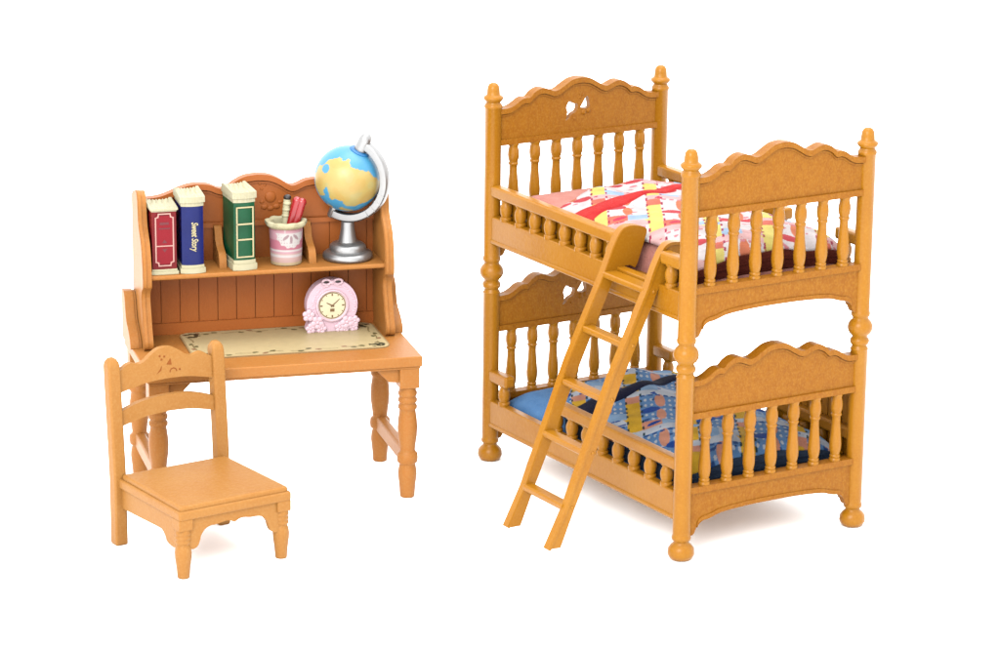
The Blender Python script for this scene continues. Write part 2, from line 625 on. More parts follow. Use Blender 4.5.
QSHAPE = {'upper': (0.34, 0.22, 0.42), 'lower': (0.4, 0.24, 0.34)}


def qz(a, b, base):
    nb = notch(b) if base > 8 else 0
    u = min(max((a - 0.4 - nb) / (7.3 - nb), 0), 1)
    d = math.sin(PI * u) ** 0.6 if 0 < u < 1 else 0
    hb = head_edge(a)
    foot = 1 - math.exp(-max(b - 0.62, 0) / 0.35)
    headf = 1 - math.exp(-max(hb - b, 0) / 0.3)
    dome, puff, droop = QSHAPE['upper' if base > 8 else 'lower']
    z = base + dome * d * (0.75 + 0.25 * foot) + puff * headf * (0.4 + 0.6 * d) - droop * math.exp(-max(b - 0.72, 0) / 0.55)
    z += 0.14 / (1 + math.exp((b - band_c(a)) * 7)) * d                    # the turned-back half lies higher
    z += 0.07 * math.sin(1.7 * a + 0.9 * b) * d * foot + 0.05 * math.sin(2.9 * a - 1.3 * b + 1) * d
    z += 0.10 * noise.noise(Vector((a * 0.7, b * 0.7, base)))
    return z


def ell(x, y, cx, cy, rx, ry, ang=0):
    c, s = math.cos(ang), math.sin(ang)
    dx, dy = x - cx, y - cy
    return ((dx * c + dy * s) / rx) ** 2 + ((-dx * s + dy * c) / ry) ** 2 < 1


PAL_P = dict(white=(246, 236, 236), pale=(249, 200, 198), petal=(222, 84, 92), orange=(238, 140, 104), yellow=(250, 232, 132),
             sky=(186, 212, 242), coral=(238, 128, 108), dot=(186, 62, 92), line=(236, 150, 160), rose=(216, 72, 98))
PAL_B = dict(white=(112, 160, 216), pale=(216, 226, 240), petal=(34, 84, 176), orange=(238, 168, 140), yellow=(244, 194, 56),
             sky=(158, 196, 236), coral=(236, 164, 138), dot=(30, 66, 70), line=(52, 92, 156), rose=(30, 78, 170))


def quilt_colour(a, b, pal, sh):
    u = a * 0.856 - b * 0.517 + sh + 20
    v = a * 0.517 + b * 0.856 + 20
    k = 1.22
    u, v = u / k, v / k
    P, Q = 1.74, 3.4
    col = int(u // P)
    x = u - col * P
    v2 = v + (col % 3) * 1.25
    row = int(v2 // Q)
    y = v2 - row * Q
    c = 'white'
    odd = (row + col) % 2
    if x < 0.46:                                            # strip of small patches
        c = 'yellow' if y < 2.5 else 'pale'
        if odd and 2.5 < y < 3.0:
            c = 'coral'
        elif not odd and 1.0 < y < 1.3:
            c = 'sky'
    else:
        if y < 0.6:
            c = 'sky' if (x < 1.1) != (odd == 1) else ('coral' if odd else 'pale')
        elif y > 3.0:
            c = 'pale'
        if (x - 1.1) + (y - 3.4) * 0.7 > 0.5:
            c = 'yellow'
        cx, cy = 1.12, 1.8
        if ell(x, y, cx, cy + 0.66, 0.17, 0.56) or (odd and ell(x, y, cx, cy - 0.66, 0.16, 0.54)):
            c = 'orange'
        if ell(x, y, cx - 0.36, cy - 0.16, 0.36, 0.24, 0.45) or (not odd and ell(x, y, cx + 0.33, cy + 0.16, 0.32, 0.22, 0.45)):
            c = 'petal'
        if abs(y - 2.92) < 0.06 and (x * 4) % 1 < 0.6:
            c = 'line'
        if odd and ell(x, y, 0.85, 0.3, 0.24, 0.13, 0.4):
            c = 'rose'
    if c in ('white', 'pale') and noise.noise(Vector((a * 2.6 + b * 1.1, b * 3.4 - a * 0.6, 5.0))) > 0.42:
        c = 'line' if c == 'white' else 'rose'
    dx = min(abs(x - 0.5), abs(x - 0.02), abs(x - P - 0.02))
    if dx < 0.034 and (v * 2.1) % 1 < 0.45:
        c = 'dot'
    if pal is PAL_B and c == 'white':
        if ((u * 5.0) % 1 - 0.5) ** 2 + ((v * 2.2) % 1 - 0.5) ** 2 < 0.06:
            c = 'pale'
    r = pal[c]
    n = 1 + 0.10 * noise.noise(Vector((a * 2, b * 2, 3.1)))
    return rgb(r[0] * n, r[1] * n, r[2] * n)


def make_quilt(root, dz, pal, band_mat, lining_mat, sh, bandlen):
    base = (11.34 if dz == 0 else 11.0) + dz
    bm = NB()
    nu, nv = 170, 290

    def pos(u, v):
        a = 0.42 + 7.22 * u
        b = 0.72 + (head_edge(a) - 0.72) * v
        if dz == 0:
            a += notch(b) * (1 - u) ** 3
        return a, b

    def fp(u, v):
        a, b = pos(u, v)
        return a, b, qz(a, b, base)

    def fc(u, v):
        a, b = pos(u, v)
        return quilt_colour(a, b, pal, sh)
    gq, lay = painted_grid(bm, nu, nv, fp, fc)
    ring = [gq[0][i] for i in range(nu + 1)] + [gq[j][nu] for j in range(1, nv + 1)] + \
           [gq[nv][i] for i in range(nu - 1, -1, -1)] + [gq[j][0] for j in range(nv - 1, 0, -1)]
    n = len(ring)
    prev = ring
    cx, cy = 4.0 * S, 6.0 * S
    for (dn, gro) in ((0.05, 0.035), (0.12, 0.02), (0.16, -0.02)):
        cur = []
        for v in ring:
            d = Vector((v.co.x - cx, v.co.y - cy, 0)).normalized()
            w = bm.verts.new(v.co + d * gro * S - Vector((0, 0, dn * S)))
            w[lay] = v[lay]
            cur.append(w)
        for i in range(n):
            bm.faces.new((prev[i], prev[(i + 1) % n], cur[(i + 1) % n], cur[i]))
        prev = cur
    q = finish('quilt_top', bm, M['quilt'], root, bevel=0)
    # the turned-back lining: a soft raised roll across the quilt
    bm = NB()
    nb, mc = 60, 10
    rows = []
    for i in range(nb + 1):
        u = i / nb
        a = 0.5 + 7.0 * u
        w = 0.78 - 0.5 * u ** 0.7
        c0 = band_c(a) + 0.12 * math.sin(a * 1.3)
        row = []
        for k in range(mc + 1):
            t = k / mc
            b = c0 - w + 2 * w * t
            z = qz(a, b, base) + 0.02 + 0.12 * math.sin(PI * t) ** 0.6
            if k in (0, mc):
                z -= 0.08
            row.append(bm.verts.new(V(a, b, z)))
        rows.append(row)
    for i in range(nb):
        for k in range(mc):
            bm.faces.new((rows[i][k], rows[i + 1][k], rows[i + 1][k + 1], rows[i][k + 1]))
    finish('folded_band', bm, band_mat, root, bevel=0)
    # thick lining under the quilt, showing at the foot end
    bm = NB()
    pts_top = [(0.5 + 7.0 * i / 40, qz(0.5 + 7.0 * i / 40, 0.75, base) - 0.12) for i in range(41)]
    poly = pts_top + [(7.45, 10.45 + dz), (0.55, 10.45 + dz)]
    prism(bm, poly, 0.62, 1.3, 'xz')
    if bandlen > 1:                              # the lower quilt hangs down along its sides as well
        box(bm, 0.36, 0.9, 0.9, bandlen, 10.48 + dz, 10.98 + dz)
        box(bm, 7.2, 7.7, 0.9, bandlen, 10.48 + dz, 10.98 + dz)
    for k in (0.35, 0.7):
        line = [(u, 10.45 + dz + (v - 10.45 - dz) * k + 0.03) for u, v in pts_top]
        ribbon(bm, line, 0.06, 0.57, 0.7)
    finish('lining', bm, lining_mat, root, bevel=0.04)


q1 = bed_thing('quilt', 'pink and yellow patchwork quilt with a red turned back band on the upper bunk', 'quilt', 'quilts on the bunk bed')
make_quilt(q1, 0, PAL_P, M['redband'], M['brown'], 0.35, 1)
q2 = bed_thing('quilt', 'blue and yellow patchwork quilt with a navy turned back band on the lower bunk', 'quilt', 'quilts on the bunk bed')
make_quilt(q2, -DZ, PAL_B, M['navy'], M['slate'], 1.0, 8.9)

# ------------------------------------------------------------------ desk
DYAW = 0.26600755
DX, DY = -13.29372885, 120.84622357
desk = thing('writing_desk', DX, DY, 0, DYAW,
             'orange brown writing desk on turned legs with a scalloped shelf hutch', 'desk')
TZ = 5.95
DD = 4.855
bm = NB()
box(bm, -0.48, 10.5, -0.5, 5.3, 5.52, TZ)
box(bm, -0.42, 10.44, -0.44, 5.28, 5.42, 5.53)
finish('tabletop', bm, M['desk'], desk, bevel=0.13, seg=3)
DLEG = [(0.0, 0.0), (0.25, 0.0), (0.265, 0.04), (0.3, 0.5), (0.345, 0.95), (0.335, 1.15), (0.29, 1.38), (0.3, 1.42),
        (0.37, 1.48), (0.385, 1.65), (0.37, 1.84), (0.3, 1.9), (0.28, 1.97), (0.3, 2.2), (0.345, 2.55), (0.365, 2.9),
        (0.345, 3.25), (0.3, 3.6), (0.3, 3.66), (0.345, 3.72), (0.35, 3.82), (0.3, 3.9), (0.3, 3.94), (0.345, 4.0),
        (0.35, 4.1), (0.305, 4.18), (0.305, 4.22), (0.345, 4.28), (0.35, 4.38), (0.31, 4.46), (0.3, 4.9), (0, 4.9)]
bm = NB()
lathe(bm, 0, 0, [(r * 1.1, z) for r, z in DLEG], 28)
box(bm, -0.4, 0.4, -0.4, 0.4, 4.6, 5.45)
leg = finish('leg', bm, M['desk'], desk, bevel=0.06)
for p in ((10.0, 0), (0, DD), (10.0, DD)):
    copy_obj(leg, desk, (p[0], p[1], 0))
bm = NB()
box(bm, -0.22, 0.22, 0.2, DD - 0.2, 1.32, 1.98)
st = finish('stretcher', bm, M['desk'], desk, bevel=0.12, seg=3)
copy_obj(st, desk, (10.0, 0, 0))
for (pts, y) in (([(9.66, 5.46), (8.66, 5.46), (8.74, 5.34), (9.2, 4.86), (9.66, 4.82)], -0.1),
                 ([(0.34, 5.46), (0.34, 4.82), (0.8, 4.86), (1.26, 5.34), (1.34, 5.46)], -0.1)):
    bm = NB()
    prism(bm, pts, y - 0.1, y + 0.1)
    finish('corner_bracket', bm, M['desk'], desk, bevel=0.03)
for x in (0.0, 10.0):
    bm = NB()
    box(bm, x - 0.12, x + 0.12, 0.3, DD - 0.3, 5.0, 5.46)
    finish('side_apron', bm, M['desk'], desk, bevel=0.03)

# hutch
dc = 4.95
DCREST = [(0, 12.42), (0.5, 12.36), (0.9, 12.18), (1.2, 11.98), (1.42, 11.9), (1.65, 11.95), (1.95, 12.08), (2.3, 12.13),
          (2.7, 12.12), (3.1, 12.02), (3.5, 11.86), (3.9, 11.72), (4.3, 11.66), (4.75, 11.64)]
dcrest = mirror_curve(DCREST, dc)
bm = NB()
prism(bm, [(u, v - 0.07) for u, v in dcrest] + [(9.7, 10.3), (0.2, 10.3)], 4.98, 5.215)
ribbon(bm, dcrest, 0.24, 4.76, 5.22)
ribbon(bm, [(u, v - 0.3) for u, v in dcrest], 0.08, 4.9, 5.1)
box(bm, 0.2, 9.75, 5.06, 5.2, TZ, 10.35)
x = 0.24
while x < 9.7:
    x1 = min(x + 0.735, 9.72)
    box(bm, x, x1, 4.99, 5.1, TZ + 0.05, 10.3)
    x += 0.77
box(bm, 0.2, 9.75, 4.86, 5.1, TZ, 6.42)
box(bm, 0.2, 9.75, 4.84, 5.15, 10.3, 10.5)
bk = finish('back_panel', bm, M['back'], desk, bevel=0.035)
bm = NB()
for (u, v, r) in ((0.0, 11.98, 0.06), (0.2, 11.92, 0.06), (0.07, 11.78, 0.06)):
    ball(bm, (dc + 0.12 + u, 4.97, v), r, 1, 0.5, 1, 12, 8)
ball(bm, (dc + 0.55, 4.98, 11.42), 0.24, 1, 0.3, 1.0, 16, 10)
for (u, v, r) in ((0.3, 11.02, 0.14), (0.55, 10.95, 0.13), (0.8, 11.02, 0.14), (0.2, 11.24, 0.09), (0.95, 11.2, 0.09)):
    ball(bm, (dc + u, 4.98, v), r, 1.1, 0.4, 0.8, 12, 8)
finish('carved_sprig', bm, M['back'], bk, bevel=0)
bm = NB()
box(bm, 0.2, 9.8, 2.82, 5.02, 8.76, 8.95)
finish('shelf', bm, M['desk'], desk, bevel=0.06)
sf = [(4.75, 12.0), (4.3, 12.12), (3.95, 12.08), (3.78, 11.8), (3.7, 11.3), (3.58, 10.85), (3.32, 10.55), (3.02, 10.2),
      (2.82, 9.7), (2.72, 9.2), (2.7, 8.75), (2.74, 8.5), (2.95, 8.38), (3.16, 8.12), (3.14, 7.75), (2.98, 7.35),
      (2.86, 6.95), (2.7, 6.6), (2.56, 6.3), (2.58, 6.08), (2.72, 5.96)]
sidep = [(5.22, 5.96), (5.22, 11.8)] + smooth_curve(sf, 4)
for (x0, x1) in ((-0.08, 0.28), (9.72, 10.1)):
    bm = NB()
    prism(bm, sidep, x0, x1, 'yz')
    # routed centre line: two beads on the front edge
    prism(bm, [(5.24, 5.97), (5.24, 11.9)] + [(a - 0.05, b + 0.03) for a, b in smooth_curve(sf, 4)], x0 + 0.03, x0 + 0.15, 'yz')
    finish('side_panel', bm, M['desk'], desk, bevel=0.05)
of = smooth_curve([(4.95, 7.92), (4.7, 7.9), (4.45, 7.66), (4.28, 7.2), (4.1, 6.86), (3.75, 6.66), (3.42, 6.45), (3.18, 6.2),
                   (3.1, 5.96)], 5)
for (x0, x1) in ((-0.56, -0.2), (10.2, 10.56)):
    bm = NB()
    prism(bm, [(5.22, 5.9), (5.22, 7.9)] + of + [(3.2, 5.9)], x0, x1, 'yz')
    prism(bm, [(5.2, 5.9), (5.2, 7.86)] + [(a + 0.05, b - 0.04) for a, b in of] + [(3.2, 5.9)], x0 + 0.1, x1 + (0.1 if x0 < 0 else 0), 'yz')
    finish('side_bracket', bm, M['desk'], desk, bevel=0.06)
df = smooth_curve([(4.95, 10.37), (4.7, 10.42), (4.52, 10.2), (4.38, 9.85), (4.1, 9.66), (3.75, 9.52), (3.58, 9.3), (3.52, 8.96)], 4)
for xm in (3.28, 6.92):
    bm = NB()
    prism(bm, [(5.02, 8.9), (5.02, 10.37)] + df + [(3.52, 8.9)], xm - 0.15, xm + 0.15, 'yz')
    finish('divider', bm, M['desk'], desk, bevel=0.04)

# desk mat ------------------------------------------------------------------
mat_root = thing('desk_mat', DX, DY, 0, DYAW, 'flat cream desk mat with a dark green vine border on the tabletop', 'desk mat')
mx0, mx1, my0, my1, mr = 1.62, 9.6, 0.98, 4.82, 0.55


def mat_col(x, y):
    c = (252, 228, 172)
    e = min(x - mx0, mx1 - x, y - my0, my1 - y)
    t = (x if min(y - my0, my1 - y) < min(x - mx0, mx1 - x) else y)
    wob = 0.33 + 0.06 * math.sin(t * 4.1)
    if abs(e - wob) < 0.03 and (t * 0.9) % 1 < 0.72:
        c = (166, 146, 96)
    k = math.floor(t / 0.36)
    fr = t / 0.36 - k
    if (k * 7919) % 5 > 1:
        side = 0.12 if k % 2 else -0.1
        if ((fr - 0.5) * 0.36 / 0.13) ** 2 + ((e - wob - side) / 0.085) ** 2 < 1:
            c = (126, 122, 78) if k % 3 else (190, 140, 104)
    cd = math.hypot(min(x - mx0, mx1 - x) - 0.5, min(y - my0, my1 - y) - 0.5)
    if cd < 0.34 and noise.noise(Vector((x * 5, y * 5, 0))) > 0.0:
        c = (70, 74, 50)
    if e < 0.07:
        c = (214, 180, 128)
    return rgb(*c)


bm = NB()


def round_warp(u, v):
    x = mx0 + (mx1 - mx0) * u
    y = my0 + (my1 - my0) * v
    # pull the corners of the grid on to a rounded rectangle
    qx = min(x - mx0, mx1 - x)
    qy = min(y - my0, my1 - y)
    if qx < mr and qy < mr:
        dx, dy = mr - qx, mr - qy
        m_ = max(dx, dy)
        l = math.hypot(dx, dy)
        if l > 0:
            k = m_ / l
            nx, ny = mr - dx * k, mr - dy * k
            x = mx0 + nx if x - mx0 == qx else mx1 - nx
            y = my0 + ny if y - my0 == qy else my1 - ny
    return x, y


gq, lay = painted_grid(bm, 300, 150, lambda u, v: (*round_warp(u, v), 6.0), lambda u, v: mat_col(*round_warp(u, v)))
nu, nv = 300, 150
ring = [gq[0][i] for i in range(nu + 1)] + [gq[j][nu] for j in range(1, nv + 1)] + \
       [gq[nv][i] for i in range(nu - 1, -1, -1)] + [gq[j][0] for j in range(nv - 1, 0, -1)]
low = []
for v in ring:
    w = bm.verts.new(v.co - Vector((0, 0, 0.05 * S)))
    w[lay] = rgb(200, 160, 110)
    low.append(w)
for i in range(len(ring)):
    bm.faces.new((ring[i], ring[(i + 1) % len(ring)], low[(i + 1) % len(ring)], low[i]))
finish('mat_sheet', bm, M['print'], mat_root, bevel=0)


# books ---------------------------------------------------------------------
def rot_bm(bm, verts, c, ang):
    bmesh.ops.rotate(bm, verts=verts, cent=V(*c), matrix=Matrix.Rotation(ang, 3, 'Z'))


def book(name, x0, x1, y0, depth, z0, z1, capb, capt, cover, label, round_spine, yaw=0):
    """Standing book, spine to the front; ivory head and tail caps with ruffled page tops."""
    w = x1 - x0
    wx, wy = DX + (x0 + w / 2) * math.cos(DYAW) - y0 * math.sin(DYAW), DY + (x0 + w / 2) * math.sin(DYAW) + y0 * math.cos(DYAW)
    root = thing(name, wx, wy, z0, DYAW + yaw, label, 'book', 'books on the hutch shelf')
    h = z1 - z0
    hw = w / 2

    def outline(g, rnd, dep):
        n = 10
        pts = []
        for i in range(n + 1):
            t = -1 + 2 * i / n
            pts.append((t * (hw + g), -g - rnd * (1 - t * t)))
        return pts + [(hw + g, dep), (-hw - g, dep)]
    bm = NB()
    prism(bm, outline(-0.02, round_spine, depth), capb, h - capt, 'xy')
    cov = finish('cover', bm, M[cover], root, bevel=0.04)
    bm = NB()
    prism(bm, outline(0.05, round_spine * 1.1, depth), 0.0, capb * 0.62, 'xy')
    prism(bm, outline(0.0, round_spine, depth), capb * 0.55, capb + 0.01, 'xy')
    finish('tail_cap', bm, M['cream'], root, bevel=0.07, seg=3)
    bm = NB()
    prism(bm, outline(0.0, round_spine, depth), h - capt - 0.01, h - capt * 0.55, 'xy')
    # head cap with a dished, ruffled top
    n, m_ = 22, 12
    grid = []
    for j in range(m_ + 1):
        row = []
        for i in range(n + 1):
            t = -1 + 2 * i / n
            f = j / m_
            yy = (-0.05 - round_spine * (1 - t * t)) * (1 - f) + depth * f
            dish = 0.13 * (1 - t * t) * math.sin(PI * min(1, f * 1.15)) ** 0.5
            ruf = 0.032 * math.sin(i * 2.4 + j * 0.25) * f ** 1.5
            row.append(bm.verts.new(V(t * (hw + 0.05), yy, h - dish + ruf + (0.1 * f * abs(t) ** 3))))
        grid.append(row)
    for j in range(m_):
        for i in range(n):
            bm.faces.new((grid[j][i], grid[j][i + 1], grid[j + 1][i + 1], grid[j + 1][i]))
    ring = grid[0] + [grid[j][n] for j in range(1, m_ + 1)] + [grid[m_][i] for i in range(n - 1, -1, -1)] + \
        [grid[j][0] for j in range(m_ - 1, 0, -1)]
    low = [bm.verts.new(Vector((v.co.x, v.co.y, (h - capt * 0.62) * S))) for v in ring]
    for i in range(len(ring)):
        bm.faces.new((ring[i], ring[(i + 1) % len(ring)], low[(i + 1) % len(ring)], low[i]))
    bm.faces.new(low)
    finish('head_cap', bm, M['pages'], root, bevel=0.05, ang=60)
    return root, cov, hw, h


def frame_strip(bm, pts, w, y, closed=True):
    """Flat printed line along a polyline on the spine (local xz)."""
    n = len(pts)
    for i in range(n if closed else n - 1):
        a, b = Vector(pts[i]), Vector(pts[(i + 1) % n])
        d = (b - a).normalized()
        q = Vector((-d.y, d.x)) * w / 2
        a2, b2 = a - d * w / 2, b + d * w / 2
        prism(bm, [tuple(a2 + q), tuple(b2 + q), tuple(b2 - q), tuple(a2 - q)], y - 0.008 - 0.001 * i, y + 0.02, 'xz')


def text_mesh(body, size, mat, parent, loc, rot, shear=0.0, ext=0.006, name='title'):
    cu = bpy.data.curves.new(name, 'FONT')
    cu.body = body
    cu.size = size * S
    cu.shear = shear
    cu.extrude = ext * S
    cu.align_x = 'CENTER'
    cu.align_y = 'CENTER'
    cu.offset = 0.008 * S
    o = bpy.data.objects.new(name, cu)
    COL.objects.link(o)
    dg = bpy.context.evaluated_depsgraph_get()
    me = bpy.data.meshes.new_from_object(o.evaluated_get(dg))
    COL.objects.unlink(o)
    bpy.data.objects.remove(o)
    me.materials.clear()
    me.materials.append(mat)
    t = bpy.data.objects.new(name, me)
    COL.objects.link(t)
    t.parent = parent
    t.location = V(*loc)
    t.rotation_euler = rot
    return t


SH = 8.955
# red book
r1, cv, hw, h = book('book', 0.36, 1.36, 3.05, 1.55, SH, SH + 2.68, 0.2, 0.13, 'red',
                     'red book with a pink framed label on its spine, against the hutch side', 0.03, 0.0)
bm = NB()
prism(bm, [(-hw + 0.17, 0.42), (hw - 0.17, 0.42), (hw - 0.17, 2.4), (-hw + 0.17, 2.4)], -0.045, 0.02)
pl = finish('spine_label', bm, M['crimson'], cv, bevel=0)
bm = NB()
e = hw - 0.15
frame_strip(bm, [(-e + 0.12, 0.36), (e - 0.12, 0.36), (e - 0.1, 0.48), (e, 0.52), (e, 2.3), (e - 0.1, 2.34), (e - 0.12, 2.46),
                 (-e + 0.12, 2.46), (-e + 0.1, 2.34), (-e, 2.3), (-e, 0.52), (-e + 0.1, 0.48)], 0.05, -0.05)
frame_strip(bm, [(-e, 1.16), (e, 1.16)], 0.045, -0.052, False)
finish('gilt_frame', bm, M['pinkline'], cv, bevel=0)
for i, (zz, ww, hh) in enumerate(((2.02, 0.18, 0.1), (1.84, 0.22, 0.05))):
    bm = NB()
    prism(bm, [(-ww, zz), (ww, zz), (ww, zz + hh), (-ww, zz + hh)], -0.054, 0.0)
    finish('title_line', bm, M['maroon'], cv, bevel=0)
for tri_ in ([(-0.1, 1.28), (0.1, 1.28), (0.0, 1.42)], [(-0.1, 1.04), (0.0, 0.9), (0.1, 1.04)]):
    bm = NB()
    prism(bm, tri_, -0.05, 0.0)
    finish('spine_ornament', bm, M['maroon'], cv, bevel=0)
# blue book
r2, cv, hw, h = book('book', 1.53, 2.44, 3.05, 1.5, SH, SH + 3.1, 0.32, 0.38, 'blue',
                     'dark blue book with a white slanted title down its spine', 0.12, 0.0)
tt = text_mesh('Sweet Story', 0.36, M['gold'], cv, (0.06, -0.125, 1.5), (PI / 2, PI / 2, 0), 0.25, name='spine_title')
tt.scale = (0.66, 1, 1)
# green book
r3, cv, hw, h = book('book', 3.62, 4.52, 3.08, 1.55, SH, SH + 3.18, 0.4, 0.42, 'green',
                     'green book with three cream framed panels on its spine', 0.09, 0.1)
bm = NB()
e = hw - 0.12
z0, z1, z2, z3 = 0.54, 1.25, 1.88, 2.56
frame_strip(bm, [(-e, z0), (e, z0), (e, z3), (-e, z3)], 0.055, -0.085)
frame_strip(bm, [(-e, z1), (e, z1)], 0.06, -0.088, False)
frame_strip(bm, [(-e, z2), (e, z2)], 0.06, -0.088, False)
finish('gilt_frame', bm, M['gold'], cv, bevel=0)


def at_desk(x, y):
    return DX + x * math.cos(DYAW) - y * math.sin(DYAW), DY + x * math.sin(DYAW) + y * math.cos(DYAW)


# pencil cup ------------------------------------------------------------------
wx, wy = at_desk(5.9, 3.85)
cup = thing('pencil_cup', wx, wy, SH, DYAW, 'pink pencil cup with white lace print and a wavy cream rim', 'pencil cup')
bm = NB()


def cup_pos(u, v):
    th = u * 2 * PI
    r = 0.62 + 0.06 * v
    return r * math.cos(th), r * math.sin(th), 0.02 + 1.58 * v


def cup_col(u, v):
    ang = (u * 2 * PI - 1.5 * PI - 0.12)
    while ang > PI:
        ang -= 2 * PI
    while ang < -PI:
        ang += 2 * PI
    x = ang * 0.66
    z = v * 1.6
    c = (238, 184, 196) if z > 0.5 else (240, 200, 192)
    if z < 0.12:
        c = (240, 214, 170)
    if 0.62 < z < 1.05:
        c = (226, 140, 160)
    if abs(z - 0.62) < 0.045 or abs(z - 0.385) < 0.045:
        c = (250, 240, 238)
    if z > 1.42:
        c = (222, 160, 168)
    d = math.hypot(x, (z - 1.36) * 1.0)
    edge = 0.62 + 0.03 * math.cos(math.atan2(z - 1.36, x) * 14)
    if z < 1.36 and d < edge:
        c = (250, 244, 240)
        if ((x * 9) % 1 - 0.5) ** 2 + ((z * 9) % 1 - 0.5) ** 2 < 0.03 and d > 0.4:
            c = (222, 190, 196)
        for k in (-1, 0, 1):
            a0 = -PI / 2 + k * 0.85
            px, pz = 0.28 * math.cos(a0), 1.36 + 0.28 * math.sin(a0)
            if ell(x, z, px, pz, 0.16, 0.06, a0):
                c = (196, 164, 170)
    elif abs(((x + 10) / 1.3) % 1 - 0.5) < 0.02 and z > 1.0:
        c = (240, 220, 220)
    return rgb(*c)


gq, lay = painted_grid(bm, 220, 60, cup_pos, cup_col)
bm.faces.new([gq[0][i] for i in range(220)])
bmesh.ops.remove_doubles(bm, verts=bm.verts, dist=1e-5)
finish('cup_body', bm, M['print'], cup, bevel=0)
bm = NB()
n, prof = 72, [(0.6, 1.48), (0.7, 1.5), (0.8, 1.58), (0.84, 1.66), (0.82, 1.75), (0.74, 1.78), (0.65, 1.75), (0.6, 1.68),
               (0.56, 1.4), (0.55, 0.3)]
rings = []
for (r, z) in prof:
    rg = []
    for i in range(n):
        th = 2 * PI * i / n
        w = 0.028 * math.cos(th * 9) if r > 0.62 else 0
        rg.append(bm.verts.new(V((r + w) * math.cos(th), (r + w) * math.sin(th), z + w * 0.6)))
    rings.append(rg)
for a, b in zip(rings, rings[1:]):
    for i in range(n):
        bm.faces.new((a[i], a[(i + 1) % n], b[(i + 1) % n], b[i]))
bm.faces.new(rings[-1])
finish('rim', bm, M['cream'], cup, bevel=0)

wx, wy = at_desk(5.9, 3.95)
pen = thing('pencil', wx, wy, SH + 0.35, DYAW, 'cream pencil with a black tip leaning in the pencil cup', 'pencil')
bm = NB()
tube(bm, [(-0.12, 0, 0), (-0.02, 0.05, 1.0), (0.06, 0.1, 1.85), (0.1, 0.12, 2.2)], 0.14, 14)
for z in (1.55, 1.8, 2.05):
    ball(bm, (0.03 + (z - 1.55) * 0.12, 0.08, z), 0.165, 1, 1, 0.6, 16, 8)
finish('barrel', bm, M['cream'], pen, bevel=0.02)
bm = NB()
ball(bm, (0.11, 0.12, 2.28), 0.16, 1, 1, 0.75)
finish('tip', bm, M['dark'], pen, bevel=0)
wx, wy = at_desk(6.2, 3.85)
mk = thing('marker', wx, wy, SH + 0.35, DYAW, 'glossy red marker leaning right in the pencil cup', 'marker')
bm = NB()
pts = [(-0.32, 0, 0), (-0.16, 0.02, 0.7), (0.02, 0.05, 1.35), (0.2, 0.08, 1.95), (0.25, 0.09, 2.1)]
for k, off in enumerate((-0.07, 0.11)):
    tube(bm, [(p[0] + off, p[1] - 0.06 * k, p[2] + 0.05 * (1 - k)) for p in pts], 0.15, 14, 0.19)
    ball(bm, (pts[-1][0] + off, pts[-1][1] - 0.06 * k, pts[-1][2] + 0.05 * (1 - k)), 0.19, 1, 1, 0.9)
finish('body', bm, M['redpen'], mk, bevel=0)

# globe -----------------------------------------------------------------------
GX, GY = 8.46, 4.0
wx, wy = at_desk(GX, GY)
gl = thing('globe', wx, wy, SH, DYAW, 'small desk globe with yellow continents on a silver stand', 'globe')
bm = NB()
lathe(bm, 0, 0, [(0, 0), (0.94, 0), (1.0, 0.05), (1.02, 0.14), (0.99, 0.24), (0.9, 0.31), (0.78, 0.34), (0.73, 0.37),
                 (0.74, 0.46), (0.72, 0.56), (0.63, 0.64), (0.46, 0.68), (0.38, 0.71), (0.36, 0.8), (0.31, 1.05), (0.28, 1.22),
                 (0.26, 1.53), (0, 1.57)], 40)
finish('stand', bm, M['silver'], gl, bevel=0)
GZ = 3.31
AX = math.radians(25)
AYAW = -0.62
bm = NB()
nA = 48
a0, a1 = math.radians(66), math.radians(-112)
rin, rout = 1.46, 1.78
rows = []
for i in range(nA + 1):
    t = a0 + (a1 - a0) * i / nA
    c, s_ = math.cos(t), math.sin(t)
    w = 0.17
    sec = [(rin, -w), (rin + 0.03, -w - 0.03), (rout - 0.05, -w - 0.02), (rout, -w + 0.05), (rout, w), (rin, w)]
    rows.append([bm.verts.new(V(r * c, yy, GZ + r * s_)) for r, yy in sec])
for a, b in zip(rows, rows[1:]):
    for k in range(6):
        bm.faces.new((a[k], a[(k + 1) % 6], b[(k + 1) % 6], b[k]))
bm.faces.new(rows[0])
bm.faces.new(list(reversed(rows[-1])))
for t in (-20, -32, -44, -56):
    c, s_ = math.cos(math.radians(t)), math.sin(math.radians(t))
    q = Vector((-s_, c)) * 0.012
    prism(bm, [(rin * c + q.x, GZ + rin * s_ + q.y), (rout * c + q.x, GZ + rout * s_ + q.y),
               (rout * c - q.x, GZ + rout * s_ - q.y), (rin * c - q.x, GZ + rin * s_ - q.y)], -0.22, -0.18)
arm = finish('meridian_arm', bm, M['silver'], gl, bevel=0.02)
arm.location = (0, 0, 0)
arm.rotation_euler = (0, 0, AYAW)
mt = Matrix.Translation(V(0, 0, GZ)) @ Matrix.Rotation(AYAW, 4, 'Z') @ Matrix.Rotation(AX, 4, 'Y')
bm = NB()
lathe(bm, 0, 0, [(0.27, 1.26), (0.27, 1.45), (0.27, 1.7), (0.265, 1.84), (0.23, 1.95), (0.15, 2.08), (0, 2.11)], 24, mt)
finish('pivot_cap', bm, M['silver'], gl, bevel=0)
bm = NB()
lathe(bm, 0, 0, [(0, -1.84), (0.1, -1.83), (0.15, -1.76), (0.16, -1.4), (0.16, -1.2)], 20, mt)
finish('pivot_cap', bm, M['silver'], gl, bevel=0)
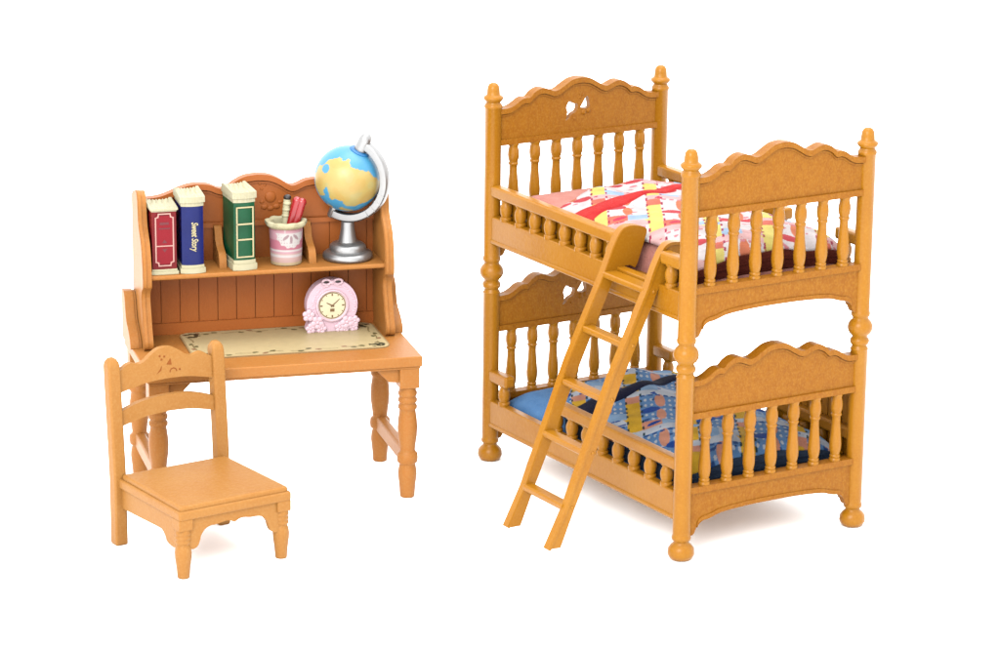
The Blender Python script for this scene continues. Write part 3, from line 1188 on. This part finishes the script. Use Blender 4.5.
# ball with painted continents
land = {
    'main': [(-74, 34), (-60, 52), (-46, 50), (-36, 62), (-26, 56), (-20, 45), (-8, 48), (10, 50), (28, 47), (44, 40), (62, 32),
             (80, 30), (92, 18), (88, 4), (74, 6), (66, -4), (52, -10), (46, -18), (34, -22), (26, -32), (12, -38), (2, -34),
             (-6, -28), (-16, -30), (-24, -36), (-34, -34), (-38, -22), (-44, -14), (-50, -20), (-46, -36), (-52, -46),
             (-66, -50), (-82, -36), (-92, -16), (-90, 6), (-80, 14)],
    'isle': [(-4, -50), (14, -46), (34, -48), (40, -54), (22, -60), (2, -58)],
    'south': [(-40, -58), (-20, -62), (-16, -70), (-40, -72)],
    'far': [(130, 50), (160, 60), (190, 55), (205, 40), (200, 20), (180, 10), (190, -10), (180, -40), (165, -55), (150, -20),
            (140, 10), (125, 25)],
}
lakes = [(-62, 14, 9, 8), (-70, 36, 4, 4), (-80, 24, 5, 4), (-66, 44, 3, 3)]


def inside(poly, x, y):
    k = False
    j = len(poly) - 1
    for i in range(len(poly)):
        xi, yi = poly[i]
        xj, yj = poly[j]
        if (yi > y) != (yj > y) and x < (xj - xi) * (y - yi) / (yj - yi) + xi:
            k = not k
        j = i
    return k


def globe_col(lon, lat):
    n1 = noise.noise(Vector((lon * 0.09, lat * 0.09, 1.0))) * 5 + noise.noise(Vector((lon * 0.25, lat * 0.25, 2.0))) * 2.5
    n2 = noise.noise(Vector((lon * 0.09, lat * 0.09, 7.0))) * 5 + noise.noise(Vector((lon * 0.25, lat * 0.25, 9.0))) * 2.5
    x, y = lon * 1.06 + n1, lat * 1.16 + n2 - 1
    c = (84, 184, 236)
    for nm, p in land.items():
        if inside(p, x, y) or inside(p, x + 360, y):
            c = (236, 206, 116)
            m_ = noise.noise(Vector((lon * 0.04, lat * 0.05, 4.0)))
            if m_ > 0.12:
                c = (238, 200, 108)
            elif m_ < -0.2:
                c = (228, 208, 128)
    for (lx, ly, rx, ry) in lakes:
        if ell(lon, lat, lx, ly, rx, ry):
            c = (84, 184, 236)
    if lat > 76:
        c = (52, 150, 216)
    return rgb(*c)


bm = NB()
GR = 1.33


def gp(u, v):
    lon = (u * 360 - 180) * PI / 180
    lat = (v * 179.6 - 89.8) * PI / 180
    return GR * math.cos(lat) * math.sin(lon), -GR * math.cos(lat) * math.cos(lon), GR * math.sin(lat)


painted_grid(bm, 300, 150, gp, lambda u, v: globe_col((u * 360 - 30) % 360 - 180, v * 180 - 90))
bmesh.ops.remove_doubles(bm, verts=bm.verts, dist=1e-6)
bmesh.ops.transform(bm, matrix=mt, verts=bm.verts)
finish('globe_ball', bm, M['globe'], gl, bevel=0)
bm = NB()
lathe(bm, 0, 0, [(0.3, 1.2), (0.42, 1.22), (0.44, 1.28), (0.4, 1.33), (0.3, 1.34)], 28, mt)
M['ocean'] = plastic('globe_blue', rgb(40, 138, 210), rgb(48, 146, 216), rough=0.4, spec=0.3, bump=0)
finish('pole_collar', bm, M['ocean'], gl, bevel=0)

# clock -----------------------------------------------------------------------
wx, wy = at_desk(7.76, 3.95)
ck = thing('mantel_clock', wx, wy, 6.003, DYAW, 'pink round mantel clock with a bow on top and flowers at its foot', 'clock')
CZ = 1.08
bm = NB()
rx = Matrix.Translation(V(0, 0, CZ)) @ Matrix.Rotation(PI / 2, 4, 'X')
body = smooth_curve([(-1.0, 0.0), (-1.08, 0.14), (-0.98, 0.34), (-0.9, 0.385)], 4)
outl = [(-1.0, 0.0)] + body
th0, th1 = math.radians(214), math.radians(-34)
arc = [(1.05 * math.cos(th0 + (th1 - th0) * i / 60), CZ + 1.08 * math.sin(th0 + (th1 - th0) * i / 60)) for i in range(61)]
outl = [(-0.98, 0.0), (-1.06, 0.1), (-1.0, 0.3)] + arc + [(1.0, 0.3), (1.06, 0.1), (0.98, 0.0)]
prism(bm, outl, -0.2, 0.28, 'xz')
for i in range(46):
    a = math.radians(-20 + 220 * ((i * 0.618) % 1))
    rr = 0.78 + 0.2 * ((i * 0.379) % 1)
    if abs(math.sin(a) - 1) < 0.12:
        continue
    ball(bm, (rr * math.cos(a), -0.2, CZ + rr * math.sin(a)), 0.05, 1.4, 0.5, 0.8, 10, 8)
cb = finish('clock_case', bm, M['pink'], ck, bevel=0.1, seg=3)
bm = NB()
lathe(bm, 0, 0, [(0.56, 0.2), (0.58, 0.27), (0.62, 0.3), (0.67, 0.28), (0.69, 0.2)], 48, rx)
finish('bezel', bm, M['pinkrelief'], ck, bevel=0)
bm = NB()
lathe(bm, 0, 0, [(0, 0.15), (0.57, 0.15), (0.57, 0.225), (0, 0.225)], 48, rx)
dl = finish('dial', bm, M['dial'], ck, bevel=0)
bm = NB()
for i in range(12):
    a = PI * i / 6
    r0 = 0.4 if i % 3 == 0 else 0.45
    d = Vector((math.sin(a), math.cos(a)))
    q = Vector((d.y, -d.x)) * (0.03 if i % 3 == 0 else 0.018)
    p0, p1 = d * r0, d * 0.5
    prism(bm, [tuple(Vector((0, CZ)) + p0 + q), tuple(Vector((0, CZ)) + p1 + q), tuple(Vector((0, CZ)) + p1 - q),
               tuple(Vector((0, CZ)) + p0 - q)], -0.232, -0.22)
rg = [(0.55 * math.cos(2 * PI * i / 48), CZ + 0.55 * math.sin(2 * PI * i / 48)) for i in range(48)]
ri = [(0.515 * math.cos(2 * PI * i / 48), CZ + 0.515 * math.sin(2 * PI * i / 48)) for i in range(48)]
prism(bm, rg, -0.231, -0.22, 'xz', [ri])
prism(bm, [(-0.09, CZ - 0.26), (0.09, CZ - 0.26), (0.09, CZ - 0.13), (-0.09, CZ - 0.13)], -0.229, -0.22)
finish('hour_marks', bm, M['bronze'], dl, bevel=0)
bm = NB()
for (ang, ln, w) in ((-62, 0.27, 0.035), (48, 0.4, 0.026)):
    a = math.radians(ang)
    d = Vector((math.sin(a), math.cos(a)))
    q = Vector((d.y, -d.x)) * w
    c = Vector((0, CZ))
    prism(bm, [tuple(c - d * 0.08 + q), tuple(c + d * ln + q * 0.4), tuple(c + d * ln - q * 0.4), tuple(c - d * 0.08 - q)], -0.245, -0.235 + 0.001 * ln)
ball(bm, (0, -0.24, CZ), 0.045, 1, 0.5, 1)
finish('hands', bm, M['bronze'], dl, bevel=0)
bm = NB()


def bow_loop(sgn):
    n = 20
    pts = []
    for i in range(n):
        a = 2 * PI * i / n
        pts.append((sgn * 0.24 + 0.17 * math.cos(a), -0.24, 2.05 + 0.1 * math.sin(a) + sgn * 0 + 0.02))
    pts.append(pts[0])
    tube(bm, pts, 0.05, 8)


bow_loop(-1)
bow_loop(1)
ball(bm, (0, -0.24, 2.05), 0.1, 1, 0.8, 0.9)
tube(bm, [(-0.05, -0.22, 2.02), (-0.2, -0.22, 1.9), (-0.36, -0.21, 1.86)], 0.045, 8)
tube(bm, [(0.05, -0.22, 2.02), (0.2, -0.22, 1.9), (0.36, -0.21, 1.86)], 0.045, 8)
finish('bow', bm, M['pinkrelief'], ck, bevel=0)
for s_ in (-1, 1):
    bm = NB()
    ball(bm, (s_ * 0.25, -0.21, 2.07), 0.11, 1.15, 0.3, 0.65)  # solid dark disc stands in for the shade inside the loop
    finish('bow_loop_shade', bm, M['dark'], ck, bevel=0)


def flower(bm, x, z, r, y=-0.22, k0=0.3):
    for k in range(5):
        a = 2 * PI * k / 5 + k0
        ball(bm, (x + 0.62 * r * math.cos(a), y - 0.02, z + 0.62 * r * math.sin(a)), r * 0.5, 1, 0.5, 1, 12, 8)
    ball(bm, (x, y - 0.05, z), r * 0.3, 1, 0.6, 1, 10, 8)


for (x, z, r, k0) in ((-0.98, 0.72, 0.24, 0.2), (-0.62, 0.4, 0.26, 0.9), (-0.9, 0.16, 0.2, 0.5), (-0.45, 0.14, 0.2, 0),
                      (0.3, 0.16, 0.2, 0.3), (0.6, 0.36, 0.26, 0.7), (0.92, 0.4, 0.2, 0.1), (0.88, 0.14, 0.18, 0.6),
                      (0.55, 0.1, 0.14, 0.2)):
    fb = NB()
    flower(fb, x, z, r, -0.23, k0)
    finish('flower', fb, M['pinkrelief'], ck, bevel=0)
# ------------------------------------------------------------------ chair
CYAW = 0.60071662
CX_, CY_ = -11.72670056, 113.1882766
ch = thing('chair', CX_, CY_, 0, CYAW, 'orange brown low chair with a square seat and arched back rails', 'chair')
bm = NB()
prism(bm, [(0.0, 0.0), (4.8, 0.0), (4.72, 5.15), (-0.02, 5.15)], 2.3, 2.68, 'xy')
finish('seat_frame', bm, M['chair'], ch, bevel=0.1, seg=3)
bm = NB()
prism(bm, [(0.08, 0.08), (4.7, 0.08), (4.62, 4.72), (0.1, 4.72)], 2.6, 2.87, 'xy')
finish('seat', bm, M['chair'], ch, bevel=0.11, seg=3)
CLEG = [(0, 0), (0.19, 0), (0.205, 0.04), (0.23, 0.4), (0.275, 0.8), (0.285, 1.0), (0.26, 1.2), (0.22, 1.32), (0.25, 1.38),
        (0.28, 1.44), (0.25, 1.5), (0.25, 1.53), (0.285, 1.6), (0.25, 1.67), (0.25, 1.7), (0.285, 1.77), (0.26, 1.84),
        (0.25, 1.88), (0.25, 2.0), (0, 2.0)]
bm = NB()
lathe(bm, 0, 0, [(r * 1.12, z) for r, z in CLEG], 24)
box(bm, -0.29, 0.29, -0.29, 0.29, 1.9, 2.34)
cl = finish('front_leg', bm, M['chair'], ch, bevel=0.04)
cl.location = V(0.3, 0.32, 0)
copy_obj(cl, ch, (4.5, 0.32, 0))
fa = smooth_curve([(0.42, 1.28), (0.6, 1.12), (0.82, 1.2), (0.93, 1.42), (0.98, 1.6), (1.14, 1.8), (1.36, 1.9), (1.7, 1.92),
                   (2.0, 1.97), (2.2, 1.95), (2.4, 1.86)], 4)
fa = fa + [(4.8 - x, z) for x, z in reversed(fa[:-1])]
bm = NB()
prism(bm, fa + [(4.38, 2.34), (0.42, 2.34)], 0.14, 0.34)
finish('front_apron', bm, M['chair'], ch, bevel=0.05)
sa = smooth_curve([(0.42, 1.28), (0.62, 1.14), (0.95, 1.16), (1.2, 1.24), (1.32, 1.4), (1.5, 1.55), (1.8, 1.6), (3.2, 1.55), (4.8, 1.5)], 4)
for x0 in (0.1, 4.46):
    bm = NB()
    prism(bm, sa + [(4.8, 2.34), (0.42, 2.34)], x0, x0 + 0.22, 'yz')
    finish('side_apron', bm, M['chair'], ch, bevel=0.05)


def lean(z):
    return max(0, z - 2.6) * 0.075


for xm in (0.08, 4.58):
    bm = NB()
    zs = [0, 1.2, 2.4, 3.5, 5.0, 6.4, 7.0, 7.16, 7.28, 7.34]
    hws = [0.26, 0.26, 0.26, 0.26, 0.26, 0.26, 0.255, 0.235, 0.17, 0.08]
    rows = []
    for z, hw in zip(zs, hws):
        y = 4.98 + lean(z)
        hy = min(hw, 0.26)
        rows.append([bm.verts.new(V(xm + sx * hw, y + sy * hy, z)) for sx, sy in ((-1, -1), (1, -1), (1, 1), (-1, 1))])
    for a, b in zip(rows, rows[1:]):
        for k in range(4):
            bm.faces.new((a[k], a[(k + 1) % 4], b[(k + 1) % 4], b[k]))
    bm.faces.new(rows[0])
    bm.faces.new(list(reversed(rows[-1])))
    finish('back_post', bm, M['chair'], ch, bevel=0.09, seg=3)


def leaned(bm):
    for v in bm.verts:
        v.co.y += lean(v.co.z / S) * S


ccx = 2.33
cr = mirror_curve([(0, 7.44), (0.3, 7.4), (0.6, 7.24), (0.9, 7.02), (1.15, 6.95), (1.45, 7.02), (1.65, 7.0), (1.9, 6.84), (2.2, 6.72)], ccx)
crl = mirror_curve([(0, 6.22), (0.8, 6.18), (1.5, 6.06), (2.2, 5.9)], ccx)
bm = NB()
cut_shade1 = [(ccx - 0.42, 6.44), (ccx - 0.22, 6.56), (ccx - 0.18, 6.74), (ccx - 0.27, 6.6)]
cut_shade2 = [(ccx + 0.02, 6.76), (ccx + 0.24, 6.72), (ccx + 0.2, 6.98)]
prism(bm, cr + list(reversed(crl)), 4.86, 5.1, 'xz')
leaned(bm)
cr_o = finish('crest_rail', bm, M['chair'], ch, bevel=0.06)
M['recess_shade'] = plastic('carved_recess_shade', rgb(184, 104, 40), rgb(192, 110, 46), rough=0.6, spec=0.1, bump=0)  # darker chair brown paints the shade of carved cuts; nothing is cut in
bm = NB()
prism(bm, cut_shade1, 4.85, 4.9)
prism(bm, cut_shade2, 4.85, 4.9)
for (u, v, r) in ((-0.25, 7.12, 0.045), (-0.06, 7.08, 0.045), (-0.18, 6.98, 0.045)):
    ball(bm, (ccx + u, 4.86, v), r, 1, 0.5, 1, 10, 8)
for i in range(9):
    a = PI * i / 8
    ball(bm, (ccx + 0.3 + 0.14 * math.cos(a), 4.86, 6.46 + 0.12 * math.sin(a)), 0.03, 1, 0.5, 1, 8, 6)
ball(bm, (ccx + 0.58, 4.86, 6.5), 0.045, 1, 0.5, 1, 8, 6)
leaned(bm)
finish('carved_motif', bm, M['recess_shade'], cr_o, bevel=0)
mu = mirror_curve([(0, 5.58), (0.8, 5.54), (1.5, 5.4), (2.2, 5.16)], ccx)
ml = mirror_curve([(0, 4.94), (0.8, 4.9), (1.5, 4.78), (2.2, 4.6)], ccx)
bm = NB()
prism(bm, mu + list(reversed(ml)), 4.86, 5.1, 'xz')
leaned(bm)
finish('middle_rail', bm, M['chair'], ch, bevel=0.06)

# ------------------------------------------------------------------ camera, light
cam = bpy.data.cameras.new('camera')
cam.sensor_width = 36
cam.lens = 3240.847935921191 / 1000 * 36
cam.clip_start = 0.1
cam.clip_end = 5000
co = bpy.data.objects.new('camera', cam)
COL.objects.link(co)
pitch, roll = 0.26885994746957564, math.radians(0.6268996084315339)
mw = Matrix.Translation(Vector((0, -OY * S, 41.21328085485993 * S))) @ Matrix.Rotation(PI / 2 - pitch, 4, 'X') @ Matrix.Rotation(roll, 4, 'Z')
co.matrix_world = mw
scene.camera = co

w = bpy.data.worlds.new('World')
scene.world = w
w.use_nodes = True
bg = w.node_tree.nodes['Background']
bg.inputs['Color'].default_value = (1, 1, 1, 1)
bg.inputs['Strength'].default_value = 3.5


def softbox(name, loc, target, size, power, color=(1, 1, 1)):
    l = bpy.data.lights.new(name, 'AREA')
    l.shape = 'SQUARE'
    l.size = size
    l.energy = power
    l.color = color
    o = bpy.data.objects.new(name, l)
    COL.objects.link(o)
    o.location = loc
    d = Vector(target) - Vector(loc)
    o.rotation_euler = d.to_track_quat('-Z', 'Y').to_euler()
    return o


softbox('key_softbox', (-3.0, -9.0, 7.0), (0, 0, 0.6), 6.0, 2000, (1.0, 0.98, 0.95))
softbox('top_softbox', (1.0, 1.0, 9.0), (0, 0, 0), 6.0, 900)

scene.view_settings.view_transform = 'Standard'
scene.view_settings.look = 'None'
scene.view_settings.exposure = 0
scene.view_settings.gamma = 1
scene.render.engine = 'CYCLES'
scene.cycles.max_bounces = 8
scene.cycles.diffuse_bounces = 5
scene.cycles.use_denoising = True
